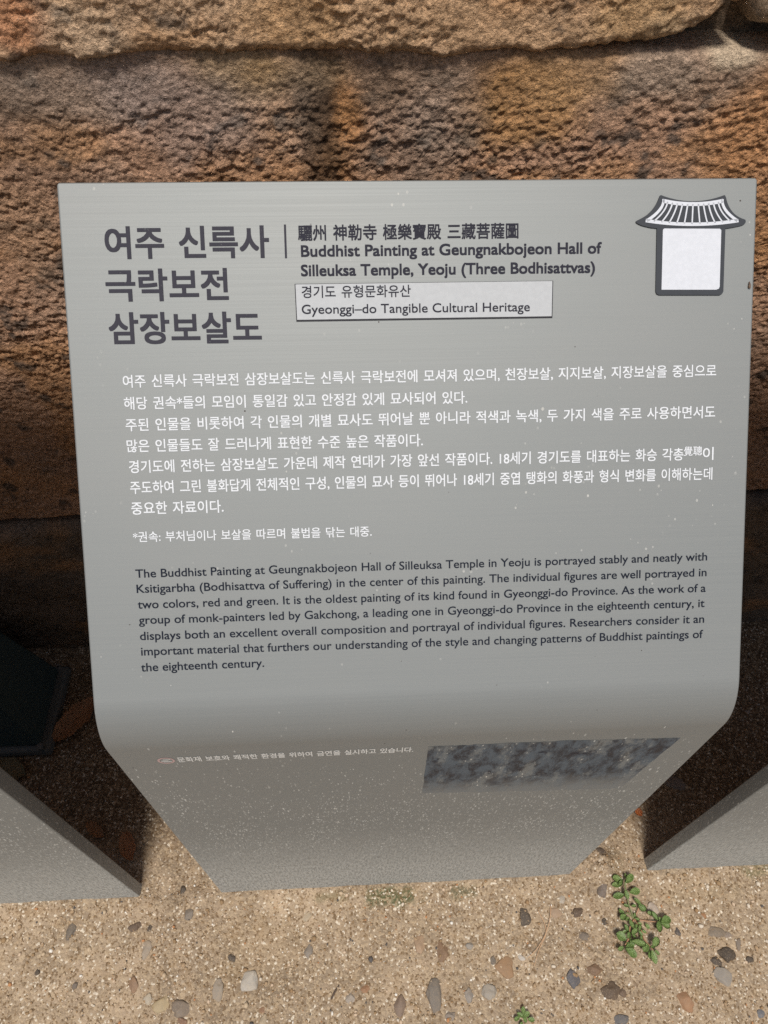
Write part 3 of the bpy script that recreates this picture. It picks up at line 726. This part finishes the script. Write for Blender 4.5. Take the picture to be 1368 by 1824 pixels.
# loose grit: thousands of 1-4 mm grains, one mass
def grit(n, seed):
    r = np.random.RandomState(seed)
    ico = bmesh.new(); bmesh.ops.create_icosphere(ico, subdivisions=1, radius=1); ico.verts.index_update()
    V0 = np.array([v.co[:] for v in ico.verts]); F0 = np.array([[v.index for v in f.verts] for f in ico.faces]); ico.free()
    x = r.uniform(-0.80, 0.85, n); y = np.where(r.rand(n) < .82, r.uniform(-0.34, 0.03, n), r.uniform(0.0, 0.47, n))
    ok = ~((np.abs(y-0.01) < 0.013) & ((np.abs(x) < 0.304) | (np.abs(x) > 0.432))); x, y = x[ok], y[ok]; n = len(x)
    s = np.clip(r.lognormal(-0.1, 0.45, n), .4, 3.0)*0.00125
    z = ground_height(x, y)+s*0.25
    V = V0[None]*(1+r.uniform(-.3, .3, (n, len(V0), 1)))*s[:, None, None]*r.uniform(.7, 1.3, (n, 1, 3))
    V = V+np.stack([x, y, z], -1)[:, None]
    F = F0[None]+(np.arange(n)*len(V0))[:, None, None]
    me = bpy.data.meshes.new('gravel'); V = V.reshape(-1, 3); F = F.reshape(-1, 3)
    me.vertices.add(len(V)); me.vertices.foreach_set('co', V.astype(np.float32).ravel())
    me.loops.add(F.size); me.loops.foreach_set('vertex_index', F.astype(np.int32).ravel())
    me.polygons.add(len(F)); me.polygons.foreach_set('loop_start', np.arange(0, F.size, 3, dtype=np.int32)); me.update(calc_edges=True)
    me.materials.append(M_GRIT)
    return tag(link(bpy.data.objects.new('gravel', me)), 'fine loose grit strewn over the sandy ground', 'gravel', None, 'stuff')
grit(15000, 2)

# ------------------------------------------------------------------ plants and litter
def leaf_bm(L, W, cup=0.25, fold=0.2, bend=0.15, nu=11, nv=7, obovate=0.25, thick=0.0005, jag=0.0, seed=1):
    """a leaf lying along +x from 0 to L"""
    bm = bmesh.new(); r = random.Random(seed); G = []
    for i in range(nu):
        t = i/(nu-1); w = W/2*math.sin(math.pi*min(1, max(0, t))**(1.5-obovate))**0.55 if 0 < t < 1 else W*.10
        w = max(w, 0.0005)*(1+r.uniform(-jag, jag)); row = []
        for j in range(nv):
            s = j/(nv-1)*2-1
            row.append(bm.verts.new((t*L, s*w, cup*W*(s*s)*.5+fold*W*abs(s)*.3-bend*L*(t*t)*.5)))
        G.append(row)
    for i in range(nu-1):
        for j in range(nv-1): bm.faces.new((G[i][j], G[i+1][j], G[i+1][j+1], G[i][j+1]))
    bmesh.ops.solidify(bm, geom=bm.faces[:], thickness=thick)
    bmesh.ops.recalc_face_normals(bm, faces=bm.faces)
    return bm
def tube(name, pts, r0, r1, mat, parent):
    bm = bmesh.new(); n = 8; prev = None
    P = [Vector(p) for p in pts]
    Q = []
    for k in range(len(P)-1):                    # Catmull-Rom
        a, b, c, d = P[max(k-1, 0)], P[k], P[k+1], P[min(k+2, len(P)-1)]
        for s in range(5):
            t = s/5; Q.append(0.5*((2*b)+(c-a)*t+(2*a-5*b+4*c-d)*t*t+(3*b-a-3*c+d)*t**3))
    Q.append(P[-1])
    for k, p in enumerate(Q):
        d = (Q[min(k+1, len(Q)-1)]-Q[max(k-1, 0)]).normalized()
        u = d.cross(Vector((0, 0, 1))); u = u.normalized() if u.length > 1e-4 else Vector((1, 0, 0)); v = d.cross(u)
        r = r0+(r1-r0)*k/(len(Q)-1)
        ring = [bm.verts.new(p+u*r*math.cos(2*math.pi*i/n)+v*r*math.sin(2*math.pi*i/n)) for i in range(n)]
        if prev:
            for i in range(n): bm.faces.new((prev[i], prev[(i+1) % n], ring[(i+1) % n], ring[i]))
        else: bm.faces.new(ring)
        prev = ring
    bm.faces.new(prev[::-1]); bmesh.ops.recalc_face_normals(bm, faces=bm.faces)
    return obj(name, bm, mat, parent, True)
def zw(x, y, z):
    px, py = 1060+x/8.047, 1540+y/8.047
    gx_, gy_ = ground_at(px, py, z); return Vector((gx_, gy_, z))
wx, wy = ground_at(1138, 1645)
weed = empty('weed', (wx, wy, 0)); tag(weed, 'low spreading green weed with rounded fleshy leaves and reddish stems', 'plant')
W0 = Vector((wx, wy, 0))
def weed_leaf(x, y, L, W, ang, z, tilt=0.0):
    c = zw(x, y, z)-W0; L *= 0.000119; W *= 0.000112
    bm = leaf_bm(L*1.05, W*1.05, rng.uniform(.15, .5), rng.uniform(0, .35), rng.uniform(-.1, .35), seed=int(x+y))
    o = obj('leaf', bm, M_GREEN, weed, True)
    a = R(-ang); o.rotation_euler = (rng.uniform(-.25, .25), -R(tilt)+rng.uniform(-.2, .1), a)
    o.location = c-Vector((math.cos(a)*L/2, math.sin(a)*L/2, 0))
for lf in [(320, 215, 150, 115, 200, .020), (320, 292, 150, 85, 178, .016), (485, 205, 160, 95, -38, .022), (345, 445, 150, 92, 176, .014), (565, 385, 160, 98, -8, .016),
           (450, 420, 120, 70, 80, .020), (615, 540, 125, 64, 240, .014), (670, 615, 115, 92, 40, .012), (390, 690, 110, 60, 240, .010), (400, 760, 120, 88, 150, .012), (450, 590, 70, 45, 200, .012),
           (520, 850, 115, 66, 75, .013), (450, 915, 105, 60, 250, .011), (560, 955, 110, 72, -30, .013), (375, 1035, 135, 125, 215, .017), (480, 1010, 95, 60, 120, .014), (620, 1120, 195, 92, 14, .017), (530, 1110, 95, 55, 65, .013),
           (490, 1190, 135, 92, -25, .014), (520, 1258, 155, 112, 35, .016), (370, 1200, 95, 60, 160, .013), (725, 1195, 115, 92, 140, .013), (860, 1115, 145, 102, -48, .020), (845, 1320, 155, 86, 82, .017),
           (785, 1290, 95, 62, 110, .013), (885, 1260, 75, 52, 40, .014), (800, 700, 95, 62, 200, .013), (855, 740, 130, 64, 240, .014), (1010, 800, 145, 112, -18, .019), (1005, 865, 125, 90, 25, .014), (910, 885, 145, 92, 105, .015),
           (750, 880, 75, 52, 60, .009), (640, 910, 80, 50, -60, .009), (650, 990, 85, 50, 60, .009), (600, 780, 70, 45, 20, .008), (550, 590, 75, 45, 0, .010), (570, 720, 60, 40, 100, .007), (640, 850, 65, 42, 200, .009), (590, 890, 70, 42, 300, .009), (700, 960, 62, 40, 30, .008), (430, 960, 70, 44, 170, .010), (560, 1020, 75, 46, 250, .010), (660, 1050, 64, 42, 90, .009), (460, 780, 70, 44, 330, .010), (360, 260, 90, 60, 130, .022), (440, 160, 70, 48, 80, .018), (940, 790, 80, 52, 60, .016), (930, 930, 70, 46, 280, .012), (470, 1140, 80, 50, 0, .012), (830, 1180, 70, 46, 170, .014)]:
    weed_leaf(*lf)
def stem(pts, mat, r0=.0011, r1=.0009):
    tube('stem', [zw(*p)-W0 for p in pts], r0, r1, mat, weed)
stem([(435, 215, .020), (430, 300, .016), (455, 430, .015), (485, 580, .009), (560, 780, .004)], M_STEM, .0014, .0010)
stem([(560, 780, .003), (460, 690, .007), (400, 800, .010)], M_STEM)
stem([(560, 780, .003), (690, 800, .006), (790, 815, .009), (900, 820, .013)], M_REDSTEM)
stem([(560, 780, .003), (660, 940, .006), (700, 1065, .009), (790, 1170, .012), (835, 1230, .013)], M_REDSTEM)
stem([(560, 780, .003), (500, 900, .008), (490, 1040, .010), (430, 1150, .012)], M_REDSTEM)
stem([(560, 780, .003), (600, 690, .006), (640, 590, .011)], M_REDSTEM)
stem([(490, 1040, .009), (550, 1080, .012), (650, 1110, .014)], M_STEM)
sx_, sy_ = ground_at(931, 1812)
sprig = empty('weed_sprig', (sx_, sy_, gz(sx_, sy_))); tag(sprig, 'tiny green seedling at the lower edge of the photo', 'plant')
for k, (dx, dy, L, a) in enumerate([(0, 0, .012, 30), (0, 0, .011, 150), (.002, .002, .010, 270), (0, .003, .011, 80), (-.006, 0, .010, 200), (.006, -.003, .011, -10), (-.003, -.006, .010, 240)]):
    o = obj('leaf', leaf_bm(L, L*.6, .3, .2, .2, seed=k), M_GREEN, sprig, True); o.location = (dx, dy, .006); o.rotation_euler = (0, R(-12), R(a))
tube('stem', [(0, 0, -.002), (0, 0, .003), (.001, .001, .007)], .0009, .0007, M_STEM, sprig)

def dry_leaf(px, py, L, W, ang, mat, label, z=.006, jag=.12, cup=.2):
    x, y = ground_at(px, py, z); o = obj('dry_leaf', leaf_bm(L, W, cup, .25, .2, 14, 9, .5, .0006, jag, int(px)), mat, None, True)
    a = R(-ang); o.rotation_euler = (R(8), R(-5), a); o.location = (x-math.cos(a)*L/2, y-math.sin(a)*L/2, gz(x, y)+z+.1*L*.0)
    return tag(o, label, 'leaf', 'dry leaves lying behind the signs')
dry_leaf(136, 1282, .105, .046, -52, M_DRY, 'large brown dry leaf lying in the dark gap beside the box', .010)
dry_leaf(72, 1272, .075, .045, 95, M_OLIVE, 'olive dry leaf partly hidden behind the dark tapered box', .008)
dry_leaf(20, 1372, .060, .040, 20, M_OLIVE, 'tan dry leaf under the rim of the dark tapered box', .004)
dry_leaf(230, 1508, .050, .026, 70, M_DRY, 'curled brown leaf with a notch behind the left sign foot', .005, .2, .5)
dry_leaf(170, 1478, .040, .022, 40, M_DRY, 'small brown leaf fragment in deep shade behind the left sign', .004, .2)
dry_leaf(1137, 1447, .016, .012, 60, mat_leaf('orange_leaf', (.42, .13, .03), (.50, .18, .05), .6), 'tiny orange leaf scrap beside the right edge of the middle sign', .004)
def needle(pts, label):
    P = [Vector((*ground_at(a, b, c), c)) for a, b, c in pts]
    o = tube('pine_needle', [p-P[0] for p in P], .0006, .0004, M_STRAW, None); o.location = P[0]
    return tag(o, label, 'pine needle', 'dry pine needles on the sand')
needle([(981, 1612, .004), (979, 1640, .006), (970, 1668, .007), (955, 1692, .006), (940, 1706, .004)], 'curved dry pine needle, the longer upper one of the pair below the sign')
needle([(958, 1622, .004), (970, 1645, .006), (972, 1665, .006), (960, 1692, .005), (951, 1722, .004)], 'curved dry pine needle, the lower one reaching nearer the white chip')
def twig(px, py, L, ang, label):
    x, y = ground_at(px, py, .003); a = R(-ang)
    o = tube('twig', [(-L/2*math.cos(a), -L/2*math.sin(a), 0), (0, .001, .001), (L/2*math.cos(a), L/2*math.sin(a), 0)], .0016, .0010, mat_leaf('dark_twig', (.06, .04, .03), (.10, .07, .05), .8), None)
    o.location = (x, y, gz(x, y)+.0015); return tag(o, label, 'twig')
twig(597, 1767, .022, -55, 'short dark twig on the sand left of the rusty orange pebble')

# dead insect stuck near the right edge of the panel
bx_, bv_ = panel(1333, 509)
bug = empty('insect', on_panel(bx_, bv_, 0.0)); tag(bug, 'small brown dead insect stuck near the right edge of the panel', 'insect')
M_BUG = mat_leaf('insect_brown', (.06, .035, .02), (.11, .07, .04), .5)
def ell(name, c, s, parent):
    bm = bmesh.new(); bmesh.ops.create_uvsphere(bm, u_segments=14, v_segments=9, radius=1)
    B = Matrix((Vector((1, 0, 0)), PD, PN)).transposed()
    for v in bm.verts: v.co = B@Vector((c[0]+v.co.x*s[0], c[1]+v.co.y*s[1], c[2]+v.co.z*s[2]))
    return obj(name, bm, M_BUG, parent, True)
ell('abdomen', (0, -.0007, .0012), (.0008, .0019, .0008), bug); ell('thorax', (.0002, .0017, .0012), (.0007, .0010, .0007), bug)
ell('head', (.0003, .0029, .0011), (.00055, .00055, .00055), bug); ell('wing', (.0009, -.0006, .0016), (.0005, .0024, .00012), bug)

# dark tapered box standing between the left sign and the wall
cx, cy = ground_at(96, 1347)
box = empty('equipment_box', (cx-.17, cy+.09, 0)); tag(box, 'dark green tapered metal box with a scuffed rim standing behind the left sign', 'box')
def frustum(b, z0, t, z1):
    bm = bmesh.new()
    lo = [bm.verts.new((*p, z0)) for p in b]; hi = [bm.verts.new((*p, z1)) for p in t]
    bm.faces.new(lo[::-1]); bm.faces.new(hi)
    for k in range(4): bm.faces.new((lo[k], lo[(k+1) % 4], hi[(k+1) % 4], hi[k]))
    bmesh.ops.recalc_face_normals(bm, faces=bm.faces)
    bmesh.ops.bevel(bm, geom=bm.edges[:], offset=.006, segments=3, affect='EDGES', profile=.5)
    return bm
rect = lambda hx, hy, ox=0, oy=0: [(-hx+ox, -hy+oy), (hx+ox, -hy+oy), (hx+ox, hy+oy), (-hx+ox, hy+oy)]
obj('housing', frustum(rect(.152, .078), .022, rect(.085, .045, -.0, .02), .30), M_BOX, box)
obj('rim', frustum(rect(.170, .090), .002, rect(.166, .086), .022), M_FLANGE, box)
for dx in (-.152, .152):
    bm = bmesh.new(); bmesh.ops.create_cone(bm, cap_ends=True, segments=6, radius1=.007, radius2=.007, depth=.008, matrix=Matrix.Translation((dx, -.081, .026)))
    obj('bolt', bm, M_FLANGE, box)
